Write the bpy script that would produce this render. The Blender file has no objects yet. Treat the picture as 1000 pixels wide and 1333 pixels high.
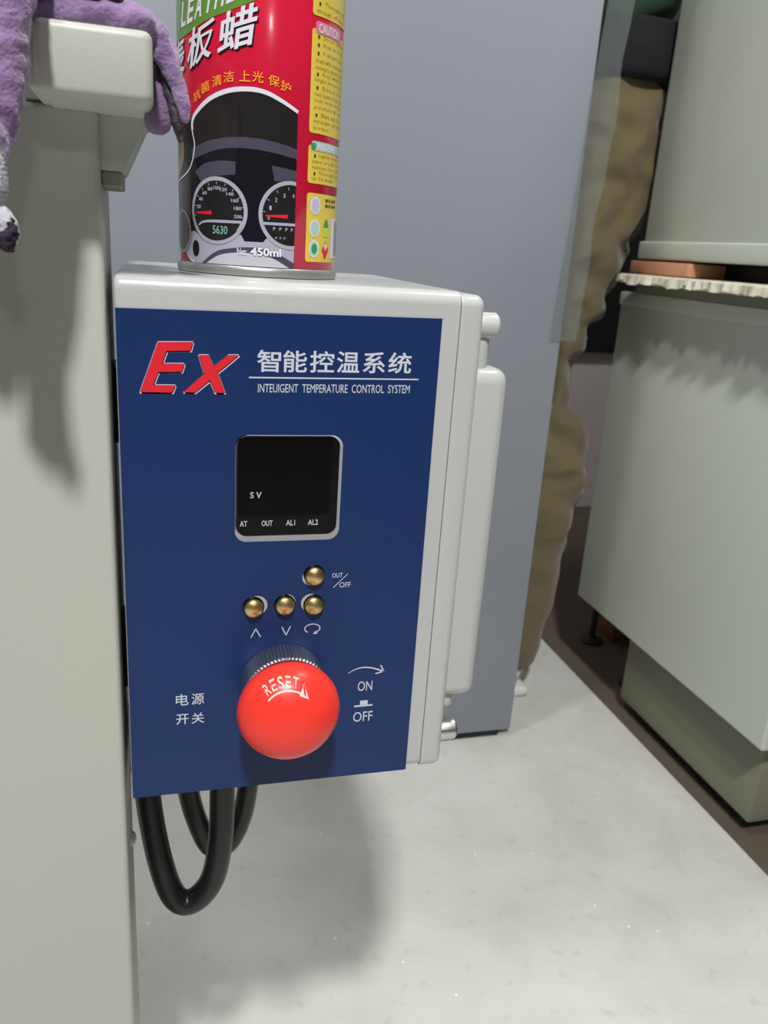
import bpy, bmesh, math, random
from mathutils import Vector, Matrix, noise, geometry
random.seed(7)
S = bpy.context.scene
COL = S.collection

# ------------------------------------------------------------------ camera
cam_d = bpy.data.cameras.new('camera')
cam = bpy.data.objects.new('camera', cam_d); COL.objects.link(cam)
cam_d.sensor_fit = 'VERTICAL'; cam_d.sensor_height = 36.0; cam_d.sensor_width = 27.0
cam_d.lens = 1054.5/1333*36
cr = Vector((0.9638, -0.2589, 0.0644)); cu = Vector((0.0211, 0.3147, 0.9490)); cf = Vector((0.2660, 0.9132, -0.3088))
m = Matrix((( cr.x, cu.x, -cf.x, 0), (cr.y, cu.y, -cf.y, 0), (cr.z, cu.z, -cf.z, .66), (0, 0, 0, 1)))
cam.matrix_world = m
cam_d.clip_start = 0.01; cam_d.clip_end = 50
cam_d.dof.use_dof = True; cam_d.dof.focus_distance = 0.33; cam_d.dof.aperture_fstop = 22
S.camera = cam

# ------------------------------------------------------------------ world, lamps, exposure
w = bpy.data.worlds.new('world'); S.world = w; w.use_nodes = True
bg = w.node_tree.nodes['Background']; bg.inputs['Color'].default_value = (1.0, 0.99, 0.95, 1); bg.inputs['Strength'].default_value = 0.062

def lamp(name, loc, tgt, sx, sy, power, col=(1, 1, 1)):
    l = bpy.data.lights.new(name, 'AREA'); l.shape = 'RECTANGLE'; l.size = sx; l.size_y = sy; l.energy = power; l.color = col
    o = bpy.data.objects.new(name, l); COL.objects.link(o); o.location = loc
    o.rotation_euler = (Vector(tgt)-Vector(loc)).to_track_quat('-Z', 'Y').to_euler()
    return o
lamp('ceiling_or_fill_lamp', (-0.20, -1.08, 2.60), (0.1, .35, .5), 0.16, 0.16, 67, (1, .992, .972))
lamp('ceiling_or_fill_lamp', (0.46, -0.10, 2.60), (0.1, .6, .4), 0.14, 0.14, 2.0, (1, .992, .972))
lamp('ceiling_or_fill_lamp', (-0.55, 0.46, 2.60), (0.6, .9, .3), 0.16, 0.16, 13, (1, .98, .93))
lamp('far_lamp', (0.4, -3.0, 2.1), (0.1, .35, .5), 0.2, 0.2, 4.5, (1, .992, .972))
lamp('ceiling_or_fill_lamp', (1.10, 0.50, 2.60), (1.15, 1.96, .2), 0.2, 0.2, 17, (1, .98, .96))  # added fill with no known source, brightens the back wall
S.view_settings.view_transform = 'Standard'; S.view_settings.look = 'None'
S.view_settings.gamma = 1.0; S.view_settings.use_curve_mapping = False
S.view_settings.exposure = 0.0

# ------------------------------------------------------------------ materials
def lin(c):
    return tuple(((v/255)/12.92 if v/255 <= .04045 else ((v/255+.055)/1.055)**2.4) for v in c)+(1,)
def mat(name, rgb, rough=.5, metal=0., bump=0., bscale=200., var=0., vscale=8., var_rgb=None, coat=0., spec=.5, sheen=0.):
    M = bpy.data.materials.new(name); M.use_nodes = True; nt = M.node_tree; b = nt.nodes['Principled BSDF']
    b.inputs['Base Color'].default_value = lin(rgb); b.inputs['Roughness'].default_value = rough
    b.inputs['Metallic'].default_value = metal; b.inputs['Specular IOR Level'].default_value = spec
    b.inputs['Coat Weight'].default_value = coat; b.inputs['Coat Roughness'].default_value = .08
    b.inputs['Sheen Weight'].default_value = sheen
    tc = nt.nodes.new('ShaderNodeTexCoord')
    if bump:
        n = nt.nodes.new('ShaderNodeTexNoise'); n.inputs['Scale'].default_value = bscale; n.inputs['Detail'].default_value = 4
        bp = nt.nodes.new('ShaderNodeBump'); bp.inputs['Strength'].default_value = bump; bp.inputs['Distance'].default_value = .001
        nt.links.new(tc.outputs['Object'], n.inputs['Vector']); nt.links.new(n.outputs['Fac'], bp.inputs['Height'])
        nt.links.new(bp.outputs['Normal'], b.inputs['Normal'])
    if var_rgb:
        n = nt.nodes.new('ShaderNodeTexNoise'); n.inputs['Scale'].default_value = vscale; n.inputs['Detail'].default_value = 6
        r = nt.nodes.new('ShaderNodeValToRGB'); r.color_ramp.elements[0].position = .5-var; r.color_ramp.elements[1].position = .5+var
        r.color_ramp.elements[0].color = lin(rgb); r.color_ramp.elements[1].color = lin(var_rgb)
        nt.links.new(tc.outputs['Object'], n.inputs['Vector']); nt.links.new(n.outputs['Fac'], r.inputs['Fac'])
        nt.links.new(r.outputs['Color'], b.inputs['Base Color'])
    return M
M = {}
M['cream'] = mat('cream_powder_coat', (184, 186, 177), .40, bump=.08, bscale=1400, var=.3, vscale=6, var_rgb=(188, 190, 181))
M['bracket'] = mat('pale_green_paint', (176, 184, 174), .4)
M['cast'] = mat('light_grey_enamel', (190, 192, 191), .26, bump=.08, bscale=260, coat=.25)
M['blue'] = mat('blue_film', (22, 48, 98), .36, bump=.03, bscale=1500, spec=.3)
M['white'] = mat('white_print', (205, 210, 222), .5)
M['logo_red'] = mat('red_print', (226, 30, 48), .45)
M['black'] = mat('black_plastic', (12, 12, 14), .2, spec=.2)
M['screen'] = mat('screen_glass', (7, 7, 9), .07, spec=.12)
M['dim'] = mat('dim_print', (190, 190, 192), .5)
M['chrome'] = mat('chrome', (205, 206, 208), .32, metal=1)
M['brass'] = mat('turned_brass', (222, 194, 132), .36, metal=1, bump=.1, bscale=900)
M['rim'] = mat('cutout_edge', (176, 180, 184), .45)
M['mushroom'] = mat('red_plastic', (255, 62, 50), .34, spec=.4)
M['pink'] = mat('pale_print', (255, 214, 208), .5)
M['rubber'] = mat('black_rubber', (14, 15, 18), .38)
M['greypaint'] = mat('blue_grey_paint', (134, 139, 149), .42, var=.35, vscale=3, var_rgb=(140, 145, 155), bump=.08, bscale=500)
M['green_grey'] = mat('green_grey_paint', (200, 207, 197), .4, bump=.1, bscale=700, var=.3, vscale=2, var_rgb=(196, 202, 193))
M['plinth'] = mat('olive_grey_paint', (126, 127, 110), .5, bump=.1, bscale=600)
M['floor'] = None
M['pinkwall'] = mat('pale_wall_paint', (208, 200, 200), .8, var=.3, vscale=5, var_rgb=(214, 208, 206))
M['dark'] = mat('dark_metal', (24, 24, 27), .6)
M['wood'] = mat('raw_wood', (206, 152, 120), .7, var=.3, vscale=30, var_rgb=(190, 132, 100))
M['redwood'] = mat('brown_wood', (150, 92, 62), .7, var=.3, vscale=20, var_rgb=(120, 70, 48))
M['cardboard'] = mat('torn_cardboard', (232, 228, 212), .9, var=.2, vscale=90, var_rgb=(186, 180, 158), bump=.5, bscale=300)
M['khaki'] = mat('khaki_cotton', (110, 97, 64), .9, var=.25, vscale=6, var_rgb=(94, 85, 60), bump=.3, bscale=500, sheen=.2)
M['jacket'] = mat('green_jacket_cloth', (52, 78, 62), .9, bump=.3, bscale=300)
M['rib'] = mat('black_rib_knit', (24, 25, 31), .95, bump=.4, bscale=300)
M['skin'] = mat('skin', (214, 168, 140), .55)
M['hair'] = mat('black_hair', (22, 20, 20), .6, bump=.5, bscale=200)
M['shoe'] = mat('white_shoe', (214, 214, 210), .6)
M['purple'] = mat('purple_fleece', (122, 94, 140), .95, var=.22, vscale=60, var_rgb=(158, 130, 172), bump=.9, bscale=900, sheen=.5)
M['purple_shaded'] = mat('shaded_purple_fleece', (112, 84, 120), .95, var=.22, vscale=60, var_rgb=(130, 100, 138), bump=.9, bscale=900, sheen=.3)  # same fleece with the flap's shade put into the colour, for the thumb
M['palm'] = mat('black_coated_palm', (22, 20, 26), .6, bump=1., bscale=500, var=.12, vscale=300, var_rgb=(70, 64, 76))
M['cuff'] = mat('white_rib_cuff', (206, 206, 216), .95, bump=.6, bscale=700)
M['tip'] = mat('purple_black_fibre', (52, 38, 56), .95, bump=1, bscale=900)
# can label inks
M['can_red'] = mat('red_ink', (212, 26, 60), .2, coat=.4)
M['can_green'] = mat('green_ink', (104, 148, 62), .25, coat=.4)
M['can_yellow'] = mat('yellow_ink', (232, 206, 84), .3, coat=.3)
M['can_white'] = mat('white_ink', (232, 230, 242), .3, coat=.3)
M['can_black'] = mat('black_ink', (22, 20, 30), .16, coat=.6)
M['can_dash'] = mat('slate_ink', (78, 74, 92), .2, coat=.5)
M['can_dark'] = mat('brown_black_ink', (36, 34, 34), .16, coat=.6)
M['can_silver'] = mat('silver_ink', (176, 176, 194), .25, coat=.4)
M['can_pale'] = mat('pale_ink', (196, 198, 206), .25, coat=.3)
M['can_needle'] = mat('needle_ink', (230, 40, 54), .3)
M['can_teal'] = mat('teal_ink', (128, 182, 184), .3)
M['can_text'] = mat('olive_ink', (150, 128, 34), .4)
M['can_dot'] = mat('dark_olive_ink', (66, 58, 20), .4)
M['can_lilac'] = mat('lilac_ink', (206, 196, 222), .3)
M['can_orange'] = mat('orange_yellow_ink', (250, 176, 30), .3)
M['can_pink'] = mat('pink_ink', (220, 128, 160), .3)
M['can_mint'] = mat('mint_ink', (176, 214, 200), .3)
M['can_emerald'] = mat('emerald_ink', (52, 160, 104), .3)
M['can_lime'] = mat('lime_ink', (196, 220, 60), .3)
M['can_gold'] = mat('gold_ink', (132, 122, 84), .22, coat=.4)
M['tin'] = mat('tin_plate', (168, 170, 170), .35, metal=.6)

def floor_mat():
    m_ = bpy.data.materials.new('concrete_floor'); m_.use_nodes = True; nt = m_.node_tree; b = nt.nodes['Principled BSDF']
    tc = nt.nodes.new('ShaderNodeTexCoord')
    def noi(sc, det, dist=0):
        n = nt.nodes.new('ShaderNodeTexNoise'); n.inputs['Scale'].default_value = sc; n.inputs['Detail'].default_value = det
        n.inputs['Distortion'].default_value = dist; nt.links.new(tc.outputs['Object'], n.inputs['Vector']); return n
    def ramp(n, stops):
        r = nt.nodes.new('ShaderNodeValToRGB'); e = r.color_ramp.elements
        e[0].position, e[0].color = stops[0][0], lin(stops[0][1]); e[1].position, e[1].color = stops[-1][0], lin(stops[-1][1])
        for p, c in stops[1:-1]:
            k = e.new(p); k.color = lin(c)
        nt.links.new(n.outputs['Fac'], r.inputs['Fac']); return r
    a = ramp(noi(9, 8, .4), [(.3, (196, 196, 190)), (.5, (206, 206, 201)), (.72, (214, 214, 210))])
    s = ramp(noi(55, 5), [(.30, (170, 170, 164)), (.40, (255, 255, 255)), (1, (255, 255, 255))])
    mx = nt.nodes.new('ShaderNodeMix'); mx.data_type = 'RGBA'; mx.blend_type = 'MULTIPLY'; mx.inputs['Factor'].default_value = .16
    nt.links.new(a.outputs['Color'], mx.inputs['A']); nt.links.new(s.outputs['Color'], mx.inputs['B'])
    v = nt.nodes.new('ShaderNodeTexVoronoi'); v.inputs['Scale'].default_value = 42; nt.links.new(tc.outputs['Object'], v.inputs['Vector'])
    lt = nt.nodes.new('ShaderNodeMath'); lt.operation = 'LESS_THAN'; lt.inputs[1].default_value = .06
    nt.links.new(v.outputs['Distance'], lt.inputs[0])
    g = nt.nodes.new('ShaderNodeMath'); g.operation = 'GREATER_THAN'; g.inputs[1].default_value = .56
    nn = noi(7, 2); nt.links.new(nn.outputs['Fac'], g.inputs[0])
    mm = nt.nodes.new('ShaderNodeMath'); mm.operation = 'MULTIPLY'; nt.links.new(lt.outputs[0], mm.inputs[0]); nt.links.new(g.outputs[0], mm.inputs[1])
    m2 = nt.nodes.new('ShaderNodeMix'); m2.data_type = 'RGBA'; m2.inputs['B'].default_value = lin((246, 247, 245))
    nt.links.new(mm.outputs[0], m2.inputs['Factor']); nt.links.new(mx.outputs['Result'], m2.inputs['A'])
    nt.links.new(m2.outputs['Result'], b.inputs['Base Color'])
    b.inputs['Roughness'].default_value = .62
    bp = nt.nodes.new('ShaderNodeBump'); bp.inputs['Strength'].default_value = .25; bp.inputs['Distance'].default_value = .002
    n3 = noi(70, 6); nt.links.new(n3.outputs['Fac'], bp.inputs['Height']); nt.links.new(bp.outputs['Normal'], b.inputs['Normal'])
    return m_
M['floor'] = floor_mat()
M['bare'] = mat('bare_brown_floor', (100, 88, 78), .8, bump=.3, bscale=80, var=.3, vscale=12, var_rgb=(84, 74, 66))

def film_mat():
    m_ = bpy.data.materials.new('clear_film'); m_.use_nodes = True; nt = m_.node_tree; b = nt.nodes['Principled BSDF']
    b.inputs['Base Color'].default_value = lin((150, 158, 160)); b.inputs['Roughness'].default_value = .3
    b.inputs['Alpha'].default_value = .30
    return m_
M['film'] = film_mat()

# ------------------------------------------------------------------ mesh helpers
def link(name, me, mt, parent=None, smooth=False, angle=None):
    if mt: me.materials.append(mt)
    o = bpy.data.objects.new(name, me); COL.objects.link(o)
    if parent is not None:
        o.parent = parent
        if parent.type == 'EMPTY': o.matrix_parent_inverse = Matrix.Translation(-parent.location)
    if smooth:
        for p in me.polygons: p.use_smooth = True
        if angle is not None: me.set_sharp_from_angle(angle=math.radians(angle))
    return o
def obj(name, bm, mt, parent=None, smooth=True, angle=35):
    bmesh.ops.recalc_face_normals(bm, faces=bm.faces)
    me = bpy.data.meshes.new(name); bm.to_mesh(me); bm.free()
    return link(name, me, mt, parent, smooth, angle)
def thing(name, label, cat, loc, group=None):
    o = bpy.data.objects.new(name, None); COL.objects.link(o); o.location = loc; o.empty_display_size = .02
    return tag(o, label, cat, group)
def tag(o, label, cat, group=None):
    o['label'] = label; o['category'] = cat
    if group: o['group'] = group
    return o
def struct(o): o['kind'] = 'structure'; return o
def rbox(bm, x0, x1, y0, y1, z0, z1, r=0., seg=3):
    ret = bmesh.ops.create_cube(bm, size=1)
    vs = ret['verts']
    for v in vs:
        v.co = Vector((x0 if v.co.x < 0 else x1, y0 if v.co.y < 0 else y1, z0 if v.co.z < 0 else z1))
    if r:
        es = list({e for v in vs for e in v.link_edges})
        bmesh.ops.bevel(bm, geom=es, offset=r, segments=seg, profile=.5, affect='EDGES')
    return bm
def box(*a, **k):
    return rbox(bmesh.new(), *a, **k)
def prism(bm, pts, fn0, fn1):
    """a closed outline (list of 2D points) extruded between two placing functions"""
    a = [bm.verts.new(fn0(*p)) for p in pts]; b = [bm.verts.new(fn1(*p)) for p in pts]
    n = len(pts)
    for t in geometry.tessellate_polygon([[Vector((p[0], p[1], 0)) for p in pts]]):
        bm.faces.new([a[i] for i in t]); bm.faces.new([b[i] for i in reversed(t)])
    for i in range(n):
        bm.faces.new((a[i], a[(i+1) % n], b[(i+1) % n], b[i]))
    return bm
def lathe(bm, prof, c, axis='Y', n=64, fr=None):
    """prof: list of (radius, distance along axis) ; c: origin"""
    c = Vector(c); rings = []
    for r, h in prof:
        ring = []
        for i in range(n):
            a = 2*math.pi*i/n; rr = r*(fr(a, r, h) if fr else 1)
            ca, sa = rr*math.cos(a), rr*math.sin(a)
            p = {'X': (h, ca, sa), 'Y': (ca, h, sa), 'Z': (ca, sa, h)}[axis]
            ring.append(bm.verts.new(c+Vector(p)))
        rings.append(ring)
    for a, b in zip(rings, rings[1:]):
        for i in range(n):
            bm.faces.new((a[i], a[(i+1) % n], b[(i+1) % n], b[i]))
    bm.faces.new(rings[0]); bm.faces.new(list(reversed(rings[-1])))
    return bm
def catmull(P, k=8):
    P = [Vector(p) for p in P]; out = []
    Q = [P[0]*2-P[1]]+P+[P[-1]*2-P[-2]]
    for i in range(1, len(Q)-2):
        for j in range(k):
            t = j/k; a, b, c, d = Q[i-1], Q[i], Q[i+1], Q[i+2]
            out.append(.5*((2*b)+(c-a)*t+(2*a-5*b+4*c-d)*t*t+(3*b-a-3*c+d)*t**3))
    out.append(P[-1]); return out
def tube(bm, pts, rad, n=14, k=8, flat=1., flat_dir=None):
    """tube along a smooth path; rad: number or list; flat<1 squashes along flat_dir"""
    R = [rad]*len(pts) if not isinstance(rad, (list, tuple)) else list(rad)
    path = catmull([(p[0], p[1], p[2]) for p in pts], k)
    rr = [v.x for v in catmull([(r, 0, 0) for r in R], k)]
    rings = []; up = None
    for i, p in enumerate(path):
        t = (path[min(i+1, len(path)-1)]-path[max(i-1, 0)]).normalized()
        if up is None: up = t.orthogonal().normalized() if flat_dir is None else Vector(flat_dir)
        up = (up-t*up.dot(t)).normalized() if flat_dir is None else (Vector(flat_dir)-t*Vector(flat_dir).dot(t)).normalized()
        sd = t.cross(up)
        rings.append([bm.verts.new(p+(up*math.cos(a)*flat+sd*math.sin(a))*max(rr[i], 1e-5)) for a in [2*math.pi*j/n for j in range(n)]])
    for a, b in zip(rings, rings[1:]):
        for j in range(n): bm.faces.new((a[j], a[(j+1) % n], b[(j+1) % n], b[j]))
    for ring, p, s in ((rings[0], path[0], -1), (rings[-1], path[-1], 1)):
        t = (path[1]-path[0]).normalized() if s < 0 else (path[-1]-path[-2]).normalized()
        r = rr[0] if s < 0 else rr[-1]
        prev = ring
        for q in (.5, .87):
            cur = [bm.verts.new(p+(v.co-p)*math.sqrt(1-q*q)+t*s*r*q) for v in ring]
            for j in range(n): bm.faces.new((prev[j], prev[(j+1) % n], cur[(j+1) % n], cur[j]))
            prev = cur
        tip = bm.verts.new(p+t*s*r)
        for j in range(n): bm.faces.new((prev[j], prev[(j+1) % n], tip))
    return bm
def fuse(name, bm, mt, parent, voxel, smooth_it=6, disp=None):
    """voxel-remesh overlapping shapes into ONE continuous surface, smooth it, optionally displace"""
    bmesh.ops.recalc_face_normals(bm, faces=bm.faces)
    me = bpy.data.meshes.new('tmp'); bm.to_mesh(me); bm.free()
    o = bpy.data.objects.new('tmp', me); COL.objects.link(o)
    r = o.modifiers.new('r', 'REMESH'); r.mode = 'VOXEL'; r.voxel_size = voxel
    s = o.modifiers.new('s', 'SMOOTH'); s.iterations = smooth_it; s.factor = .5
    dg = bpy.context.evaluated_depsgraph_get(); dg.update()
    nm = bpy.data.meshes.new_from_object(o.evaluated_get(dg)); nm.name = name
    bpy.data.objects.remove(o); bpy.data.meshes.remove(me)
    if disp:
        nrm = [v.normal.copy() for v in nm.vertices]
        for v, n in zip(nm.vertices, nrm): v.co = disp(v.co, n)
    nm.materials.clear()
    return link(name, nm, mt, parent, True)

def xbox(x0, x1, y0, y1, z0, z1, rc, ra, rb, n=6):
    """block along X with rounded long edges (rc) and rounded ends (ra at x0, rb at x1)"""
    bm = bmesh.new(); st = []
    st = [(x0+ra*(1-math.cos(math.pi/2*i/n)), ra*(1-math.sin(math.pi/2*i/n))) for i in range(n+1)]
    st += [(x1-rb+rb*math.sin(math.pi/2*i/n), rb*(1-math.cos(math.pi/2*i/n))) for i in range(n+1)]
    rings = [[bm.verts.new((x, p[0], p[1])) for p in rrect_pts(y0+d, z0+d, y1-d, z1-d, max(rc-d, .0004), 8)] for x, d in st]
    for a, b in zip(rings, rings[1:]):
        for i in range(len(a)): bm.faces.new((a[i], a[(i+1) % len(a)], b[(i+1) % len(a)], b[i]))
    bm.faces.new(rings[0]); bm.faces.new(list(reversed(rings[-1])))
    return bm

# ---- flat print: 2D shapes in (u, v) millimetres, laid on a surface by a mapping function
class Print:
    def __init__(s): s.tris = []
    def poly(s, pts):
        T = geometry.tessellate_polygon([[Vector((p[0], p[1], 0)) for p in pts]])
        for t in T: s.tris.append([pts[i] for i in t])
        return s
    def stroke(s, pts, wd, closed=False):
        n = len(pts); L = []; Rr = []
        for i in range(n):
            a = pts[(i-1) % n] if (closed or i > 0) else pts[i]; b = pts[(i+1) % n] if (closed or i < n-1) else pts[i]
            dx, dy = b[0]-a[0], b[1]-a[1]; d = math.hypot(dx, dy) or 1; ww = wd[i] if isinstance(wd, (list, tuple)) else wd
            L.append((pts[i][0]-dy/d*ww/2, pts[i][1]+dx/d*ww/2)); Rr.append((pts[i][0]+dy/d*ww/2, pts[i][1]-dx/d*ww/2))
        for i in range(n if closed else n-1):
            j = (i+1) % n; s.tris += [[L[i], Rr[i], Rr[j]], [L[i], Rr[j], L[j]]]
        return s
    def circle(s, x, y, r, ry=None, n=32):
        ry = ry or r; return s.poly([(x+r*math.cos(2*math.pi*i/n), y+ry*math.sin(2*math.pi*i/n)) for i in range(n)])
    def arc(s, x, y, rx, ry, a0, a1, wd, n=40):
        return s.stroke([(x+rx*math.cos(math.radians(a0+(a1-a0)*i/n)), y+ry*math.sin(math.radians(a0+(a1-a0)*i/n))) for i in range(n+1)], wd)
    def ring(s, x, y, rx, ry, wd, n=48):
        return s.stroke([(x+rx*math.cos(2*math.pi*i/n), y+ry*math.sin(2*math.pi*i/n)) for i in range(n)], wd, True)
    def rrect(s, x0, y0, x1, y1, r, n=6): return s.poly(rrect_pts(x0, y0, x1, y1, r, n))
    def text(s, body, quad, bold=0., res=3):
        """quad: (bottom-left, bottom-right, top-left, top-right) in which the glyph box is fitted"""
        for t in glyphs(body, bold, res):
            q = []
            for a, b in t:
                bl, br, tl, tr = quad
                q.append(tuple((bl[k]*(1-a)+br[k]*a)*(1-b)+(tl[k]*(1-a)+tr[k]*a)*b for k in (0, 1)))
            s.tris.append(q)
        return s
    def box_text(s, body, x0, y0, x1, y1, bold=0., res=3, shear=0):
        return s.text(body, ((x0, y0), (x1, y0), (x0+shear, y1), (x1+shear, y1)), bold, res)
def rrect_pts(x0, y0, x1, y1, r, n=6):
    out = []
    for cx, cy, a0 in ((x1-r, y1-r, 0), (x0+r, y1-r, 90), (x0+r, y0+r, 180), (x1-r, y0+r, 270)):
        for i in range(n+1):
            a = math.radians(a0+90*i/n); out.append((cx+r*math.cos(a), cy+r*math.sin(a)))
    return out
_g = {}
def glyphs(body, bold, res):
    key = (body, bold, res)
    if key in _g: return _g[key]
    c = bpy.data.curves.new('t', 'FONT'); c.body = body; c.size = 1; c.offset = bold; c.resolution_u = res; c.fill_mode = 'FRONT'
    o = bpy.data.objects.new('t', c); COL.objects.link(o)
    dg = bpy.context.evaluated_depsgraph_get(); dg.update()
    me = bpy.data.meshes.new_from_object(o.evaluated_get(dg))
    co = [v.co.copy() for v in me.vertices]; T = []
    x0 = min(v.x for v in co); x1 = max(v.x for v in co); y0 = min(v.y for v in co); y1 = max(v.y for v in co)
    for p in me.polygons:
        ps = [((co[i].x-x0)/((x1-x0) or 1), (co[i].y-y0)/((y1-y0) or 1)) for i in p.vertices]
        for i in range(1, len(ps)-1): T.append([ps[0], ps[i], ps[i+1]])
    bpy.data.objects.remove(o); bpy.data.curves.remove(c); bpy.data.meshes.remove(me)
    _g[key] = T; return T
def lay(name, pr, fn, mt, parent, grid=None):
    """put a Print on a surface: fn(u, v) -> world point; grid=(axis step) cuts the shapes so that they bend"""
    bm = bmesh.new()
    for t in pr.tris:
        area = abs((t[1][0]-t[0][0])*(t[2][1]-t[0][1])-(t[2][0]-t[0][0])*(t[1][1]-t[0][1]))
        if area < 1e-9: continue
        if (t[1][0]-t[0][0])*(t[2][1]-t[0][1])-(t[2][0]-t[0][0])*(t[1][1]-t[0][1]) < 0: t = t[::-1]
        bm.faces.new([bm.verts.new((p[0], p[1], 0)) for p in t])
    if grid:
        xs = [v.co.x for v in bm.verts]; a = math.floor(min(xs)/grid)*grid+grid
        while a < max(xs):
            bmesh.ops.bisect_plane(bm, geom=bm.verts[:]+bm.edges[:]+bm.faces[:], plane_co=(a, 0, 0), plane_no=(1, 0, 0)); a += grid
    for v in bm.verts: v.co = Vector(fn(v.co.x, v.co.y))
    me = bpy.data.meshes.new(name); bm.to_mesh(me); bm.free()
    return link(name, me, mt, parent)

# ================================================================== SETTING
fl = struct(obj('floor', box(-3, 3.2, -2.2, 1.97, -.06, 0), M['floor'], smooth=False))
bare = struct(obj('floor_strip', box(.668, 3.2, -2.2, 1.96, -.01, .0012), M['bare'], smooth=False))
wb = struct(obj('wall_back', box(-3, 3.2, 1.96, 2.08, 0, 2.7), M['pinkwall'], smooth=False))

# ================================================================== LARGE THINGS
# --- grey machine cabinet behind the control box
gc = thing('metal_cabinet', 'tall blue-grey metal cabinet standing on the floor behind the control box', 'cabinet', (0, 1.1, 0))
obj('housing', box(-.55, .482, .925, .965, .011, 1.32, r=.003, seg=2), M['greypaint'], gc)
obj('base_skid', box(-.54, .465, .930, .960, 0, .012), M['dark'], gc, smooth=False)
# protective film still hanging on its edge, slightly rippled
bm = bmesh.new(); rows = []
N = 40
for i in range(N+1):
    t = i/N; z = .566+(1.20-.566)*t
    xl = .465+.026*t/.58*.37/.37*min(1, 1); xl = .465+.045*t*.75
    xr = .4995+.030*t+.0022*math.sin(t*21)+.0012*math.sin(t*47+1)
    y = .9225+.0007*math.sin(t*17)
    row = []
    for j in range(7):
        s = j/6; x = xl+(xr-xl)*s
        row.append(bm.verts.new((x, y-.0006*math.sin(s*5+t*9)-.002*max(0, s-.5), z)))
    rows.append(row)
for a, b in zip(rows, rows[1:]):
    for j in range(6): bm.faces.new((a[j], a[j+1], b[j+1], b[j]))
bmesh.ops.solidify(bm, geom=bm.faces[:], thickness=.00015)
obj('protective_film', bm, M['film'], gc)

# --- right hand cabinets
lc = thing('lower_cabinet', 'grey-green metal cabinet with darker plinth, on the floor at right under the torn cardboard', 'cabinet', (.9, .86, 0))
obj('body', box(.65, 1.35, .641, 1.08, .1455, .6228, r=.004, seg=3), M['green_grey'], lc)
obj('rim', box(.6485, 1.352, .639, 1.082, .605, .6235, r=.002, seg=2), M['green_grey'], lc)
obj('plinth', box(.682, 1.32, .668, .966, .022, .147, r=.004, seg=2), M['plinth'], lc)
for i, (x, y) in enumerate(((.745, 1.03), (1.28, 1.03), (.76, .70), (1.28, .70))):
    bm = lathe(bmesh.new(), [(.020, 0), (.020, .005), (.006, .009), (.0055, .03), (.0055, .147)] if i < 2 else [(.022, 0), (.022, .006), (.006, .010), (.006, .03)], (x, y, 0), 'Z', 20)
    obj('leg', bm, M['dark'], lc)
uc = thing('upper_cabinet', 'pale grey-green metal cabinet stacked on top of the cardboard-covered lower cabinet', 'cabinet', (.9, .8, .669))
obj('body', box(.652, 1.35, .55, 1.048, .690, 1.35, r=.004, seg=3), M['green_grey'], uc)
obj('bottom_flange', box(.6475, 1.354, .546, 1.052, .6695, .6925, r=.003, seg=3), M['green_grey'], uc)
# torn cardboard between the two
bm = bmesh.new(); rnd = random.Random(3); up = []; lo = []
ys = [.60+(1.028-.60)*i/200 for i in range(201)]
for y in ys:
    k = noise.noise(Vector((y*34, 0, 0)))*.9+noise.noise(Vector((y*110, 3, 0)))*.8
    up.append((y, .6465+.0012*k)); lo.append((y, .6395+.0055*k-.0015))
for L_, x_off, mt, zt, zb in ((0, .624, 'cardboard', 0, 0),):
    v = []
    for i, y in enumerate(ys):
        k = noise.noise(Vector((y*38, 9, 0))); k2 = noise.noise(Vector((y*95+7*noise.noise(Vector((y*20, 2, 0))), 5, 0)))
        x0 = .606+.008*k+.005*k2
        v.append([bm.verts.new((1.3, y, .647)), bm.verts.new((x0+.006, y, .6488+.0008*k2)), bm.verts.new((x0, y, .6470+.0015*k)),
                  bm.verts.new((x0-.001+.003*k2, y, lo[i][1])), bm.verts.new((x0+.007, y, .6375+.002*k2)), bm.verts.new((1.3, y, .6375))])
    for a, b in zip(v, v[1:]):
        for j in range(6): bm.faces.new((a[j], a[(j+1) % 6], b[(j+1) % 6], b[j]))
    bm.faces.new(v[0]); bm.faces.new(list(reversed(v[-1])))
cb = obj('cardboard_sheet', bm, M['cardboard'], None, angle=50)
tag(cb, 'torn pale cardboard sheet with ragged edge lying between the two stacked cabinets', 'cardboard')
bt2 = obj('packing_slat', box(.649, .70, .56, 1.045, .6236, .6370, r=.001, seg=1), M['plinth'])
tag(bt2, 'olive strip under the cardboard edge on top of the lower cabinet', 'strip')
ws = obj('wooden_strip', box(.644, .70, .925, 1.06, .6502, .6665, r=.0015, seg=2), M['wood'])
tag(ws, 'short peach-coloured wooden strip on the cardboard under the upper cabinet', 'wood strip')
ds = obj('support_bar', box(.675, 1.3, .58, 1.00, .6500, .6690, r=.002, seg=2), M['dark'])
ds.location.x = .03
tag(ds, 'dark bar carrying the upper cabinet beside the wooden strip', 'bar')
rod = thing('floor_stand', 'thin black rod with round foot on the brown floor behind the lower cabinet', 'stand', (.757, 1.185, 0))
obj('rod', lathe(bmesh.new(), [(.0055, .006), (.0055, .20), (.004, .36)], (.757, 1.185, 0), 'Z', 16), M['dark'], rod)
obj('foot', lathe(bmesh.new(), [(.021, .0012), (.021, .005), (.008, .010), (.0055, .014)], (.757, 1.185, 0), 'Z', 24), M['dark'], rod)
wk = obj('wooden_block', box(.79, .97, 1.17, 1.25, 0, .085, r=.003, seg=2), M['redwood'])
tag(wk, 'brown wooden block on the floor under the far end of the lower cabinet', 'block')
db = thing('dark_wall_panel', 'dark upright panel against the pale back wall seen between the trousers and the lower cabinet', 'cabinet', (1.3, 1.8, .41))
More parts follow.
